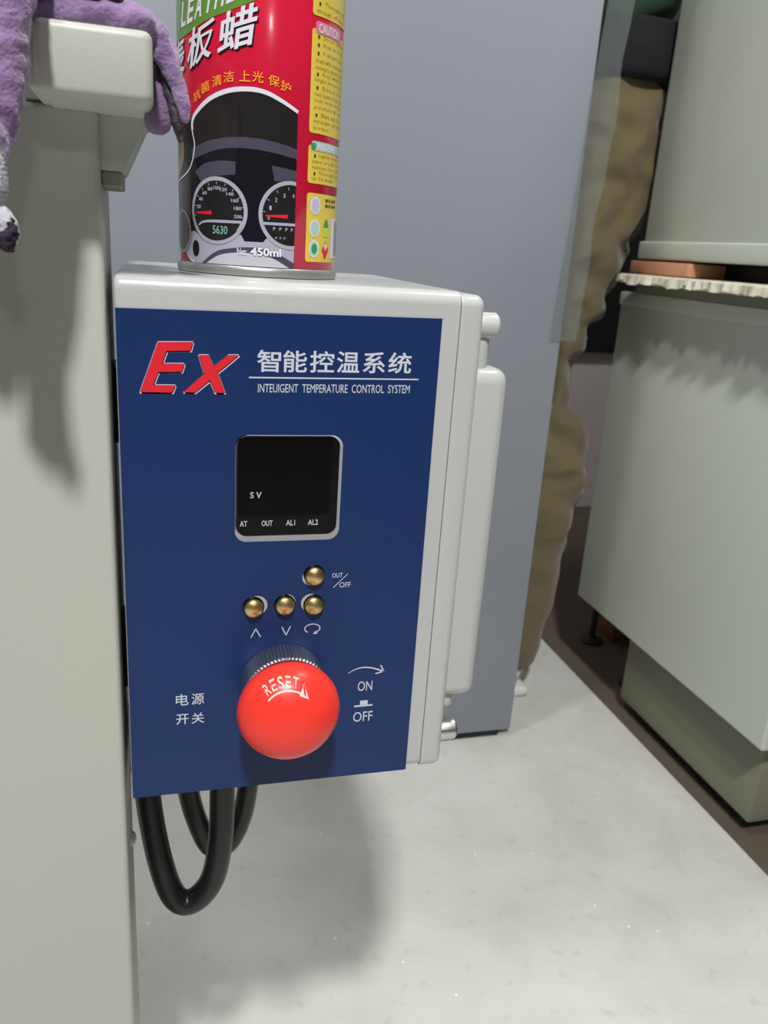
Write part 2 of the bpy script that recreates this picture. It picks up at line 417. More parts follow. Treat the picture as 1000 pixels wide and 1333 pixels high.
obj('case', box(1.0, 1.75, 1.935, 1.959, .435, 1.9, r=.004, seg=2), M['dark'], db)  # thin dark sheet, carried upward to cover the pale wall in the gap
for x in (1.03, 1.72):
    obj('leg', box(x-.012, x+.012, 1.936, 1.958, 0, .456), M['dark'], db, smooth=False)

# --- left machine column with crossbar
mc = thing('machine_column', 'cream enamelled steel column at the left edge that carries the control box', 'column', (-.15, .32, 0))
obj('post', box(-.33, -.0166, .298, .352, 0, .6965, r=.0022, seg=3), M['cream'], mc)
obj('crossbar', box(-.0312, .0006, .268, .345, .6951, .7142, r=.0026, seg=4), M['cream'], mc)
obj('crossbar_end', box(-.0335, -.029, .271, .345, .6957, .7130, r=.002, seg=3), M['cream'], mc)
obj('top_rail', box(-.33, -.0166, .300, .44, .6964, .7100, r=.002, seg=3), M['cream'], mc)
bm = bmesh.new()
prism(bm, [(-.0166, .6952), (-.0013, .6952), (-.0023, .6935), (-.0094, .6785), (-.0166, .6785)], lambda x, z: (x, .302, z), lambda x, z: (x, .338, z))
br = obj('bracket', bm, M['bracket'], mc, smooth=False)
obj('bracket_foot', box(-.0166, -.0100, .3035, .336, .6735, .6787, r=.0006, seg=1), M['plinth'], br)
obj('screw', lathe(bmesh.new(), [(.0034, -.0002), (.0034, .0006), (.0026, .0018), (.001, .0024)], (-.0166, .33, .3895+.0), 'X', 24), M['cream'], mc)

# ================================================================== CONTROL BOX
cx = thing('control_box', 'light grey cast metal control box with blue front label, fixed beside the cream column', 'control box', (.05, .37, .4335))
obj('body', xbox(-.01404, .1126, .300, .444, .4337, .6462, .0052, .0022, .0004), M['cast'], cx)
obj('lid', xbox(.1129, .1230, .3001, .4445, .4328, .6452, .0048, .0004, .0034), M['cast'], cx)
obj('gasket', box(.110, .115, .3022, .4425, .436, .643, r=.003, seg=3), M['cream'], cx)
bm = box(.1170, .1422, .312, .432, .461, .6155, r=.0062, seg=6)
dome = obj('lid_cover', bm, M['cast'], cx)
bm = bmesh.new()
for za, zb in ((.600, .6335), (.4525, .470)):
    obj('bolt_boss', box(.1190, .1335, .316, .335, za, zb, r=.004, seg=4), M['cast'], cx)
for yy in (.3185, .428):
    for zz in (.6325, .4410):
        b = lathe(bmesh.new(), [(.0034, 0), (.0034, .0045), (.0052, .0046), (.0054, .0054), (.0054, .0120), (.0046, .0130), (.0030, .0131), (.0026, .0105)], (.1226, yy, zz), 'X', 32)
        o = obj('bolt', b, M['chrome'] if zz < .5 else M['cast'], cx)
        o['label'] = 'bare steel bolt at lower corner' if zz < .5 else 'painted bolt at upper corner'
obj('mounting_spacer', box(-.0166, -.0138, .33, .35, .47, .50), M['dark'], cx, smooth=False)
obj('mounting_spacer', box(-.0166, -.0138, .33, .35, .58, .61), M['dark'], cx, smooth=False)
for gx, gy in ((.0271, .352), (-.0085, .372), (.0075, .395), (.0435, .390)):
    obj('cable_gland', lathe(bmesh.new(), [(.0098, .4345), (.0098, .429), (.0082, .4285), (.0082, .4250)], (gx, gy, 0), 'Z', 24), M['rubber'], cx)

# label plate with rounded window cut-out
PY = .2994
def pf(lift): return lambda u, v: (u/1000, PY-lift, v/1000)
outer = [(-13.6, 434.6), (105.8, 434.0), (105.2, 636.0), (-13.6, 634.8)]
win = rrect_pts(27.6, 547.6, 68.9, 590.4, 4.6, 8)
holes = []
def panel_plate():
    bm = bmesh.new()
    loops = [outer, win]
    tess = geometry.tessellate_polygon([[Vector((p[0], p[1], 0)) for p in L] for L in loops])
    P = [p for L in loops for p in L]
    for side, y in ((0, PY), (1, .3001)):
        vs = [bm.verts.new((p[0]/1000, y, p[1]/1000)) for p in P]
        for t in tess: bm.faces.new([vs[i] for i in t])
        if side == 0: f = vs
    n0 = 0
    for L in loops:
        n = len(L)
        for i in range(n):
            a, b = n0+i, n0+(i+1) % n
            bm.faces.new((f[a], f[b], vs[b], vs[a]))
        n0 += n
    return obj('label_plate', bm, M['blue'], cx, smooth=False)
plate = panel_plate()
# meter behind the window: the cast rim shows at right and below, the black screen sits a little deeper
bm = bmesh.new()
def frame(bm, L0, y0, L1, y1):
    a = [bm.verts.new((p[0]/1000, y0, p[1]/1000)) for p in L0]; b = [bm.verts.new((p[0]/1000, y1, p[1]/1000)) for p in L1]
    for i in range(len(a)): bm.faces.new((a[i], a[(i+1) % len(a)], b[(i+1) % len(a)], b[i]))
frame(bm, win, PY+.0001, rrect_pts(28.0, 550.3, 67.6, 590.2, 4.2, 8), .2986)
me_rim = obj('window_rim', bm, M['rim'], cx)
bm = bmesh.new(); prism(bm, rrect_pts(27.7, 550.6, 67.5, 590.3, 4.0, 8), lambda u, v: (u/1000, .29870, v/1000), lambda u, v: (u/1000, .3002, v/1000))
meter = obj('temperature_meter', bm, M['black'], cx, smooth=False)
bm = bmesh.new(); prism(bm, rrect_pts(28.6, 558.5, 64.6, 589.4, 1.2, 5), lambda u, v: (u/1000, .29850, v/1000), lambda u, v: (u/1000, .2988, v/1000))
obj('screen', bm, M['screen'], meter, smooth=False)
def mf(u, v): return (u/1000, .2984, v/1000)
lay('lettering', Print().box_text('S V', 33.2, 565.8, 37.6, 568.3, .018), mf, M['dim'], meter)
def mf2(u, v): return (u/1000, .29860, v/1000)
p_ = Print()
for s_, a, b in (('AT', 29.4, 32.3), ('OUT', 37.8, 42.1), ('AL1', 47.3, 50.9), ('AL2', 56.0, 60.1)):
    p_.box_text(s_, a, 554.3, b, 556.6, .018)
lay('lettering', p_, mf2, M['dim'], meter)

# logo: red letters with a pale drop edge
E_ = [(0.4, 623.7), (12.4, 624.1), (11.5, 621.0), (3.3, 620.7), (1.6, 616.2), (9.3, 616.4), (8.4, 613.4), (0.3, 613.2), (-1.6, 608.5), (6.1, 608.6), (5.0, 605.9), (-6.1, 605.9)]
X_ = [(14.4, 619.6), (17.7, 619.7), (19.6, 615.6), (24.8, 619.9), (28.6, 620.0), (21.0, 613.4), (23.6, 606.1), (20.2, 606.1), (18.3, 610.6), (12.9, 606.1), (8.9, 606.1), (16.4, 613.1)]
back = Print()
for sh in (E_, X_):
    for dx, dy in ((0, 0), (.25, -.25), (.45, -.55), (-.2, -.55), (0, .25), (-.25, 0)):
        back.poly([(a+dx, b+dy) for a, b in sh])
lay('logo_edge', back, pf(.00006), M['white'], plate)
lay('logo_letters', Print().poly(E_).poly(X_), pf(.00012), M['logo_red'], plate)
# title
t_ = Print()
for ch, a, b in zip('智能控温系统', (35.1, 44.6, 54.7, 64.8, 74.9, 84.9), (43.9, 53.6, 63.9, 73.6, 83.7, 94.1)):
    k = (a-35)/59*.8
    t_.box_text(ch, a, 614.1+k, b, 622.1+k, .013, 4)
lay('title_lettering', t_, pf(.00007), M['white'], plate)
lay('title_rule', Print().poly([(32.3, 611.7), (97.4, 612.4), (97.4, 612.9), (32.3, 612.2)]), pf(.00007), M['white'], plate)
lay('subtitle_lettering', Print().text('INTEUIGENT  TEMPERATURE  CONTROL  SYSTEM', ((35.6, 606.5), (94.2, 607.2), (35.6, 609.7), (94.2, 610.4)), 0.0, 3), pf(.00007), M['white'], plate)
# small marks
q = Print()
q.stroke([(34.4, 506.0), (36.45, 510.1)], .42).stroke([(36.25, 510.1), (38.3, 506.1)], .42)
q.stroke([(47.0, 510.0), (48.9, 505.9)], .42).stroke([(48.7, 505.9), (50.5, 510.1)], .42)
q.arc(59.7, 508.5, 3.2, 2.0, 235, -60, .42)
q.poly([(60.0, 505.9), (62.0, 506.0), (61.1, 507.4)])
q.box_text('OUT', 67.0, 530.9, 71.4, 532.9).stroke([(67.7, 526.5), (73.6, 532.4)], .28).box_text('OFF', 70.3, 526.4, 75.0, 528.7)
lay('key_symbols', q, pf(.00007), M['white'], plate)
q = Print()
q.stroke([(76.0, 486.0), (78.2, 487.4), (80.8, 488.3), (83.5, 488.5), (86.4, 488.0), (89.2, 487.0), (91.9, 485.7)], [.2, .4, .5, .6, .6, .7, .7])
q.stroke([(90.4, 488.9), (92.0, 485.7)], .55).stroke([(88.2, 485.0), (92.0, 485.8)], .55)
q.box_text('ON', 80.7, 477.0, 87.2, 481.7)
q.poly([(79.6, 469.2), (87.8, 469.2), (87.8, 470.0), (79.6, 470.0)]).poly([(82.2, 469.9), (85.6, 469.9), (85.6, 472.2), (82.2, 472.2)])
q.box_text('OFF', 79.5, 461.7, 88.2, 466.6)
lay('switch_marks', q, pf(.00007), M['white'], plate)
q = Print()
q.box_text('电', 4.4, 477.1, 9.4, 482.4, .005).box_text('源', 10.6, 477.0, 15.7, 482.2, .005)
q.box_text('开', 4.4, 468.2, 9.4, 473.0, .005).box_text('关', 10.6, 468.1, 15.7, 473.1, .005)
lay('switch_lettering', q, pf(.00007), M['white'], plate)
# the plain hole rims showing as pale crescents
q = Print()
def cres(x, y, a0, a1, w_): q.stroke([(x+4.35*math.cos(math.radians(a)), y+4.35*math.sin(math.radians(a))) for a in [a0+(a1-a0)*i/14 for i in range(15)]], [.05+w_*math.sin(math.pi*i/14) for i in range(15)])
cres(35.9, 519.9, -50, 95, 1.3); cres(59.4, 519.7, 85, 215, 1.2); cres(59.3, 532.3, 170, 260, .9); cres(48.0, 520.2, 10, 80, .35)
lay('hole_rims', q, pf(.00005), M['rim'], plate)
# black clearance rings and brass keys
for (x, z), lab in (((59.6, 532.5), 0), ((35.2, 519.6), 1), ((47.9, 520.0), 2), ((59.8, 519.4), 3)):
    lay('hole', Print().circle(x, z-.1, 4.5, n=40), pf(.00003), M['black'], plate)
    b = lathe(bmesh.new(), [(.0037, 0), (.0039, -.0008), (.0038, -.0016), (.0033, -.0022), (.0016, -.0028), (.0003, -.0031)], (x/1000, .2990, z/1000), 'Y', 40)
    obj('brass_key', b, M['brass'], cx, angle=60)

# mushroom switch
HX, HZ = .0474, .4838
ms = lathe(bmesh.new(), [(.0172, .2994), (.0178, .2985), (.0178, .2870), (.0172, .2862), (.012, .2860), (.012, .279)], (HX+.0004, 0, HZ+.0008), 'Y', 144,
           fr=lambda a, r, h: 1+.018*(1 if int(a/(2*math.pi)*144+.5) % 2 else -1) if r > .0174 else 1)
collar = obj('switch_collar', ms, M['chrome'], cx, angle=30)
prof = [(.010, .2845), (.0188, .2825), (.0200, .2812), (.0204, .2792), (.0203, .2770), (.0196, .2745), (.0182, .2718), (.0160, .2692), (.0130, .2668), (.0095, .2651), (.005, .2641), (.0008, .2639)]
head = obj('mushroom_head', lathe(bmesh.new(), prof, (HX, 0, HZ), 'Y', 96), M['mushroom'], cx, angle=60)
def head_y(r):
    pr = prof[::-1]
    for (r0, y0), (r1, y1) in zip(pr, pr[1:]):
        if r0 <= r <= r1 and r1 > r0: return y0+(y1-y0)*(r-r0)/(r1-r0)
    return .28
def hf(u, v):
    x, z = u/1000, v/1000; r = math.hypot(x-HX, z-HZ); return (x, head_y(r)-.00012, z)
q = Print()
AC = (45.4, 488.6)
for i, ch in enumerate('RESET'):
    a = math.radians(129-13.2*i); c0 = (AC[0]+11.0*math.cos(a), AC[1]+11.0*math.sin(a))
    ux, uy = math.sin(a), -math.cos(a); vx, vy = math.cos(a), math.sin(a); w2, h2 = 1.05, 2.9
    q.text(ch, ((c0[0]-ux*w2, c0[1]-uy*w2), (c0[0]+ux*w2, c0[1]+uy*w2), (c0[0]-ux*w2+vx*h2, c0[1]-uy*w2+vy*h2), (c0[0]+ux*w2+vx*h2, c0[1]+uy*w2+vy*h2)), .006)
q.arc(AC[0], AC[1], 10.0, 10.0, 140, 62, .55, 24)
q.poly([(51.6, 500.4), (52.9, 495.3), (49.4, 496.9)])
lay('reset_lettering', q, hf, M['pink'], head, grid=1.0)

# cables below the box
def cable(name, pts, r, label):
    o = obj(name, tube(bmesh.new(), pts, r, 18, 10), M['rubber'], None, angle=80)
    return tag(o, label, 'cable')
cable('power_cable', [(.0271, .352, .432), (.0272, .351, .400), (.0262, .350, .366), (.0220, .350, .341), (.0125, .351, .328), (.0030, .352, .331), (-.0040, .356, .352), (-.0090, .362, .385), (-.0100, .368, .412), (-.0085, .372, .433)], .0064,
      'thick black cable in the longer loop below the control box')
cable('sensor_cable', [(.0075, .395, .433), (.0085, .394, .400), (.0110, .392, .370), (.0165, .391, .345), (.0240, .390, .328), (.0345, .390, .330), (.0425, .390, .352), (.0455, .390, .390), (.0435, .390, .433)], .0058,
      'thick black cable in the shorter loop behind, below the control box')

# ================================================================== AEROSOL CAN
CXc, CYc, CR, CZ = .0419, .3595, .0321, .6462
can = thing('spray_can', 'red aerosol can of dashboard wax standing on top of the control box', 'spray can', (CXc, CYc, CZ))
zt = .150
bm = lathe(bmesh.new(), [(.0290, .0012), (.0310, .0), (.0328, .0003), (.0330, .0018), (.0328, .0034), (.0319, .0040)], (CXc, CYc, CZ), 'Z', 96)
obj('bottom_rim', bm, M['tin'], can, angle=60)
bm = lathe(bmesh.new(), [(.0315, .003), (CR, .0036), (CR, zt), (.0315, zt+.0005)], (CXc, CYc, CZ), 'Z', 128)
body = obj('can_body', bm, M['can_red'], can, angle=60)
bm = lathe(bmesh.new(), [(.0318, zt), (.0330, zt+.0008), (.0328, zt+.003), (.0290, zt+.008), (.0200, zt+.014), (.0135, zt+.016), (.0135, zt+.019), (.011, zt+.0195)], (CXc, CYc, CZ), 'Z', 96)
obj('can_shoulder', bm, M['tin'], can, angle=60)
bm = lathe(bmesh.new(), [(.0255, zt+.010), (.0262, zt+.012), (.0255, zt+.050), (.0235, zt+.056), (.01, zt+.058)], (CXc, CYc, CZ), 'Z', 64)
obj('cap', bm, M['can_red'], can, angle=50)
def cfn(lift):
    def f(s, z):
        th = s/1000/CR; r = CR+lift
        return (CXc+r*math.sin(th), CYc-r*math.cos(th), CZ+z/1000)
    return f
def onc(name, pr, level, mt): return lay(name, pr, cfn(.00005+.00006*level), M[mt], body, grid=2.0)
def smooth2(pts, k=8): return [(v.x, v.y) for v in catmull([(a, b, 0) for a, b in pts], k)]
arc_pts = smooth2([(-32.3, 51.5), (-32.2, 54.5), (-30.0, 57.2), (-23.4, 61.6), (-15.7, 64.4), (-8.2, 65.3), (-2.2, 64.8), (3.2, 62.9), (10.5, 59.6)])
left_pts = smooth2([(-32.3, 51.5), (-31.0, 45.0), (-35.1, 37.3), (-47.9, 33.1)])
left2 = smooth2([(-47.9, 33.1), (-46.0, 25.5), (-41.9, 14.3), (-35.7, 6.2), (-31.5, 3.9)])
pic = arc_pts+[(10.6, 47.3), (10.5, 27.8), (10.3, 4.0)]+left2[::-1]+left_pts[::-1]
onc('picture_field', Print().poly(pic), 1, 'can_dark')
onc('picture_border', Print().stroke(arc_pts, [1.1+.5*math.sin(i/len(arc_pts)*3.1) for i in range(len(arc_pts))]), 4, 'can_white')
onc('side_border', Print().stroke(left_pts+left2[1:], .55), 5, 'can_white')
# dark side print left of the curve
side = [(-62, 54)]+[(-32.3, 51.5)]+left_pts[1:]+[(-49, 33.1), (-62, 33)]
onc('side_print', Print().poly([(-62, 56), (-32.6, 56)]+left_pts+[(-62, 33.1)]), 2, 'can_black')
onc('side_stripe', Print().poly(smooth2([(-41.5, 53), (-38.8, 46), (-40, 40), (-47, 34)])+[(-52, 34), (-46, 40), (-43.5, 46)]), 3, 'can_gold')
onc('side_panel', Print().poly([(-62, 33.1), (-48.0, 33.1)]+left2[:18]+[(-44, 15), (-62, 15)]), 2, 'can_gold')
# dashboard picture
top = smooth2([(-33, 44.8), (-24, 47.6), (-17, 48.8), (-10, 49.3), (-3, 49.1), (4, 48.2), (10.5, 46.9)])
onc('dash_hood', Print().poly(top+[(10.5, 38.8), (-12.5, 38.8), (-33, 36)]), 2, 'can_black')
onc('dash_hood_light', Print().poly(top+smooth2([(10.5, 43.5), (0, 45.0), (-10, 45.6), (-20, 44.6), (-32.5, 41)])), 3, 'can_dash')
onc('dash_panel', Print().poly(smooth2([(-33, 36.2), (-22, 40.4), (-12, 41.2), (0, 40.8), (10.5, 39.6)])+[(10.5, 3.9), (-33, 3.9), (-44, 20)]), 2.5, 'can_black')
onc('dash_brow', Print().poly(smooth2([(-31, 37), (-25, 40), (-18, 40.9), (-12.6, 40.8)])+[(-12.6, 36.4), (-20, 35.6), (-27, 33)]).poly([(.8, 40.4), (10.5, 39.4), (10.5, 36), (2, 35)]), 3, 'can_dash')
onc('dash_lower_silver', Print().poly([(-40, 15), (-31, 15.5), (-27, 13), (-10.3, 15.2), (-8.9, 12.9), (-1.9, 13.0), (-.4, 14.8), (10.4, 14), (10.4, 3.9), (-31.5, 3.9), (-36, 6.5)]), 3, 'can_silver')
low = smooth2([(-27, 4.0), (-22, 7.6), (-16.9, 9.6), (-6.1, 10.9), (2, 9.8), (10.4, 6.0)])
onc('steering_column', Print().poly(low+[(10.4, 3.9), (-27, 3.9)]), 4, 'can_dash')
onc('steering_cover', Print().poly(smooth2([(-25, 4.0), (-18, 7.6), (-8, 8.8), (1, 7.6), (8.6, 4.0)])), 5, 'can_pale')
onc('ignition', Print().circle(-30.5, 9.2, 2.0, 3.0), 5, 'can_black')
def gauge(cx_, cy_, rx, ry, clip=None):
    pts = [(cx_+rx*math.cos(2*math.pi*i/56), cy_+ry*math.sin(2*math.pi*i/56)) for i in range(56)]
    def cl(P, m_=10.4):
        if clip is None: return P
        return [(min(a, clip), b) for a, b in P]
    onc('gauge_bezel', Print().poly(cl(pts)), 6, 'can_silver')
    k = .885
    onc('gauge_face', Print().poly(cl([(cx_+(a-cx_)*k, cy_+(b-cy_)*k) for a, b in pts])), 7, 'can_dark')
gauge(-20.2, 23.3, 12.4, 12.1); gauge(8.6, 23.3, 12.4, 12.4, clip=10.4)
onc('gauge_bezel', Print().ring(-40.6, 15.3, 6.6, 7.6, 1.0), 6, 'can_silver'); onc('gauge_face', Print().circle(-40.6, 15.3, 6.1, 7.1), 6, 'can_dark')
# marks of the speed gauge
q = Print(); nums = ['0', '20', '40', '60', '80', '100', '120', '140', '160', '180', '200']
for i, s_ in enumerate(nums):
    a = math.radians(188-19.6*i); x, y = -20.0+8.6*math.cos(a), 22.8+8.6*math.sin(a); hw = .34+.36*len(s_)
    if i not in (0,): q.box_text(s_, x-hw, y-.62, x+hw, y+.62, .02)
    q.stroke([(-20.0+9.9*math.cos(a), 22.8+9.9*math.sin(a)), (-20.0+10.8*math.cos(a), 22.8+10.8*math.sin(a))], .22)
onc('gauge_marks', q, 8, 'can_silver')
q = Print()
for i, s_ in enumerate(['0', '1', '2', '3', '4']):
    a = math.radians(184-26*i); x, y = 8.0+8.0*math.cos(a), 22.6+8.0*math.sin(a)
    if x < 9.6: q.box_text(s_, x-.4, y-.75, x+.4, y+.75, .02)
    if i < 4: q.stroke([(8.2+9.6*math.cos(a-.2), 22.8+9.6*math.sin(a-.2)), (8.2+10.6*math.cos(a-.2), 22.8+10.6*math.sin(a-.2))], .22)
for x in (2.2, 4.6, 7.0, 9.2): q.box_text('F' if x > 9 else 'P', x-.5, 17.6, x+.4, 18.8, .02)
for x in (3.0, 4.6, 6.2): q.box_text('o', x-.4, 14.6, x+.3, 15.4, .02)
onc('gauge_marks', q, 8, 'can_silver')
onc('gauge_needle', Print().poly([(-29.8, 22.0), (-22.2, 21.8), (-22.2, 23.2), (-29.8, 22.5)]), 9, 'can_needle')
onc('gauge_needle', Print().poly([(-1.2, 22.4), (7.2, 22.2), (7.2, 23.6), (-1.2, 22.9)]), 9, 'can_needle')
onc('gauge_window', Print().poly(smooth2([(-29.6, 16.4), (-28, 18.6), (-26, 19.5), (-22, 20.0), (-10.0, 20.2)])+[(-9.3, 18.9), (-10.6, 16.6)]), 8, 'can_silver')
lowf = [(-20.2+10.6*math.cos(math.radians(a)), 23.3+10.5*math.sin(math.radians(a))) for a in range(207, 334, 6)]
onc('gauge_window', Print().poly([(-28.3, 17.6), (-26.6, 18.6), (-24, 19.0), (-10.6, 19.2)]+lowf[::-1]), 9, 'can_dark')
onc('gauge_window', Print().poly([(-2.2, 19.4), (10.4, 19.6), (10.4, 20.6), (-2.6, 20.4)]), 8, 'can_silver')
onc('gauge_digits', Print().box_text('5630', -21.6, 15.0, -15.4, 18.0, .01), 10, 'can_teal')
onc('volume_lettering', Print().box_text('450ml', -6.6, 8.0, 5.0, 11.0, .035).box_text('Net:', -11.6, 8.0, -7.9, 10.4, .01), 11, 'can_white')
# green band + lettering
gb = smooth2([(-48, 81.5), (-45.5, 82.6), (-38, 83.2), (-31.8, 84.6), (-25, 87.0), (-14.5, 90.2), (-6, 93.6), (2, 98), (6, 103)])
onc('green_band', Print().poly(gb+[(6, 118), (-62, 118), (-62, 80)]), 2, 'can_green')
q = Print()
lt_ = smooth2([(-41, 86.4), (-36, 86.6), (-30, 87.8), (-22, 90.0), (-14, 92.8), (-6, 97.0), (0, 101)], 10)
def along(path, d):
    acc = 0
    for a, b in zip(path, path[1:]):
        l = math.hypot(b[0]-a[0], b[1]-a[1])
        if acc+l >= d: t = (d-acc)/l; return (a[0]+(b[0]-a[0])*t, a[1]+(b[1]-a[1])*t)
        acc += l
    return path[-1]
for i, ch in enumerate('LEATHER'):
    a = along(lt_, .6+4.9*i); b = along(lt_, 4.4+4.9*i)
    q.text(ch, (a, b, (a[0]+1.6, a[1]+8.0), (b[0]+1.6, b[1]+8.0)), .025)
onc('green_lettering', q, 4, 'can_white')
q = Print()
for k, (x, z) in enumerate(((-45.5, 84), (-43.2, 85.5), (-47.6, 86))): q.stroke([(x, z), (x+1.5, z+9), (x+.4, z+16)], .9)
onc('green_strokes', q, 4, 'can_mint')
# big white characters with dark drop
big = Print(); drop = Print()
for ch, qd in (('板', ((-35.6, 71.0), (-22.6, 75.6), (-33.6, 84.4), (-20.0, 88.6))), ('蜡', ((-19.9, 75.6), (-6.3, 79.9), (-18.4, 88.8), (-4.6, 93.4))), ('表', ((-51, 68.0), (-37.4, 71.5), (-50, 81), (-36.6, 84)))):
    big.text(ch, qd, .016, 4); drop.text(ch, tuple((a+.5, b-.45) for a, b in qd), .016, 4)
onc('title_shadow', drop, 5, 'can_black'); onc('title_lettering', big, 6, 'can_white')
q = Print()
for i, (ch, x, z, a) in enumerate((('抗', -29.2, 61.4, 24), ('菌', -25.0, 63.9, 20), ('清', -19.9, 65.9, 14), ('洁', -15.3, 67.2, 9), ('上', -9.4, 67.7, 1), ('光', -4.8, 67.7, -3), ('保', .9, 67.0, -11), ('护', 5.2, 65.7, -18))):
    c_, s_ = math.cos(math.radians(a)), math.sin(math.radians(a)); L = 4.0
    q.text(ch, ((x-c_*L/2, z-s_*L/2), (x+c_*L/2, z+s_*L/2), (x-c_*L/2-s_*L*.9*.3, z-s_*L/2+c_*L*.9), (x+c_*L/2-s_*L*.9*.3, z+s_*L/2+c_*L*.9)), .004)
onc('claim_lettering', q, 5, 'can_orange')
# yellow side panels
for z0, z1, x1 in ((92.6, 140, 44), (53.6, 88.4, 47), (35.9, 49.4, 47), (6.9, 32.4, 47)):
    onc('yellow_panel', Print().rrect(15.6, z0, x1, z1, 1.2), 2, 'can_yellow')
onc('caution_tab', Print().rrect(17.2, 87.0, 34, 91.0, 1.0), 4, 'can_pink')
onc('caution_lettering', Print().box_text('CAUTION', 18.6, 87.4, 31.4, 90.4, .02), 5, 'can_white')
onc('advice_tab', Print().rrect(17.0, 47.6, 42, 50.9, 1.0), 4, 'can_mint')
onc('advice_tab', Print().circle(18.0, 49.0, 1.3), 5, 'can_emerald')
onc('advice_lettering', Print().box_text('ABUEMENT', 19.8, 48.1, 38, 50.5, .02), 5, 'can_white')
q = Print()
for z in (96.6, 86.0, 83.3, 80.6, 73.7, 69.2, 59.9, 45.7, 39.4): q.circle(18.8, z, .55, n=14)
onc('bullets', q, 5, 'can_dot')
q = Print()
for z, x0, x1, s_ in ((96.1, 21.4, 38, 'Thoroughly clean'), (93.6, 17.6, 36, 'most of the'), (85.5, 21.4, 38, 'Do not swallow'), (82.8, 21.4, 38, 'Keep out of reach'), (80.1, 21.4, 38, 'If sprayed in eyes'), (77.6, 17.6, 38, 'treat with clean water'), (75.3, 17.6, 38, 'consult a doctor soon'), (73.2, 21.4, 38, 'Keep away from'), (71.0, 17.6, 38, 'bright sun and heat'), (68.7, 21.4, 38, 'Store in a cool'), (66.4, 17.6, 38, 'not leave in the car'), (64.1, 17.6, 38, 'heat every time or'), (61.8, 17.6, 38, 'puncture the can'), (59.4, 21.4, 38, 'Not eat it or'), (57.0, 17.6, 38, 'stranger all new'), (54.7, 17.6, 26.5, 'product'),
                      (45.2, 21, 39, 'Lightly spray on'), (43.0, 17.6, 39, 'paper or a fine cloth'), (40.9, 17.6, 39, 'system for a test'), (38.9, 21, 39, 'Thoroughly wipe'), (36.9, 17.6, 32, 'up the weight')):
    q.box_text(s_, x0, z, x1, z+1.5, .0, 1)
onc('small_lettering', q, 4, 'can_text')
q = Print()
for z in (30.0, 28.0): q.box_text('易燃易爆', 25.8, z-.4, 36, z+.9, .02, 1)
onc('small_lettering', q, 4, 'can_dot')
for z, mt in ((27.9, 'can_lilac'), (19.6, 'can_mint'), (11.9, 'can_mint')): onc('round_symbol', Print().circle(20.1, z, 2.9, 3.3), 4, 'can_white'); onc('round_symbol', Print().circle(20.1, z, 2.2, 2.6), 5, mt)
onc('round_symbol', Print().circle(20.1, 11.9, 1.6, 1.9), 6, 'can_emerald')
onc('warning_symbol', Print().poly([(27.4, 7.8), (30.0, 11.4), (27.4, 15.0), (24.9, 11.4)]), 4, 'can_needle')
onc('warning_symbol', Print().poly([(27.4, 11.2), (28.6, 13), (27.4, 14.4), (26.3, 13)]), 5, 'can_white')
onc('tree_symbol', Print().rrect(25.2, 16.6, 29.2, 20.6, .4), 4, 'can_lime')
onc('tree_symbol', Print().poly([(25.4, 20.2), (29.4, 20.2), (28.6, 22.2), (27.4, 23.6), (26.2, 22.2)]), 5, 'can_emerald')
onc('barcode', Print().rrect(31.6, 8.5, 46, 24.0, .3), 4, 'can_white')
q = Print()
for i in range(22): q.poly([(36+i*.4, 9.5), (36+i*.4+.2, 9.5), (36+i*.4+.2, 23), (36+i*.4, 23)])
onc('barcode_bars', q, 5, 'can_dash')

# ================================================================== GLOVES
def fuzz(amp, sc):
    return lambda co, n: co+n*(amp*noise.noise(co*sc)+amp*.5*noise.noise(co*sc*2.3))
g1 = thing('work_glove', 'purple fleece work glove with black palm draped over the crossbar in front of the can', 'glove', (-.01, .28, .714))
bm = bmesh.new()
tube(bm, [(-.034, .300, .722), (-.022, .294, .7215), (-.008, .290, .7205), (.0005, .288, .7175), (.0045, .286, .7105), (.0085, .285, .702), (.0100, .285, .6945)], [.008, .0065, .0055, .0044, .0032, .0026, .0018], 16, 8)
tube(bm, [(-.030, .284, .7185), (-.014, .282, .7190), (-.002, .282, .7185)], [.005, .0045, .004], 14)
tube(bm, [(-.026, .320, .720), (-.012, .318, .7215), (.000, .314, .7195), (.006, .306, .7135)], [.008, .0075, .006, .004], 14)
fuse('knit_back', bm, M['purple'], g1, .0009, 4, fuzz(.0009, 260))
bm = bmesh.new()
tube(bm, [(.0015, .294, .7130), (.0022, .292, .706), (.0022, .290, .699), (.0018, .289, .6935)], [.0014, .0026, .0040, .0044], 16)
fuse('thumb', bm, M['purple_shaded'], g1, .0007, 4, fuzz(.0005, 300))
bm = bmesh.new()
tube(bm, [(.0016, .289, .7120), (.0042, .288, .7050), (.0062, .287, .6985), (.0078, .2865, .6925), (.0086, .2865, .6885)], [.0012, .0017, .0019, .0018, .0012], 12)
obj('palm_coating', tube(bmesh.new(), [(-.030, .281, .7232), (-.018, .280, .7240), (-.008, .281, .7238)], [.002, .0022, .001], 10), M['palm'], g1)
fuse('palm_edge', bm, M['palm'], g1, .0005, 3, fuzz(.0004, 500))

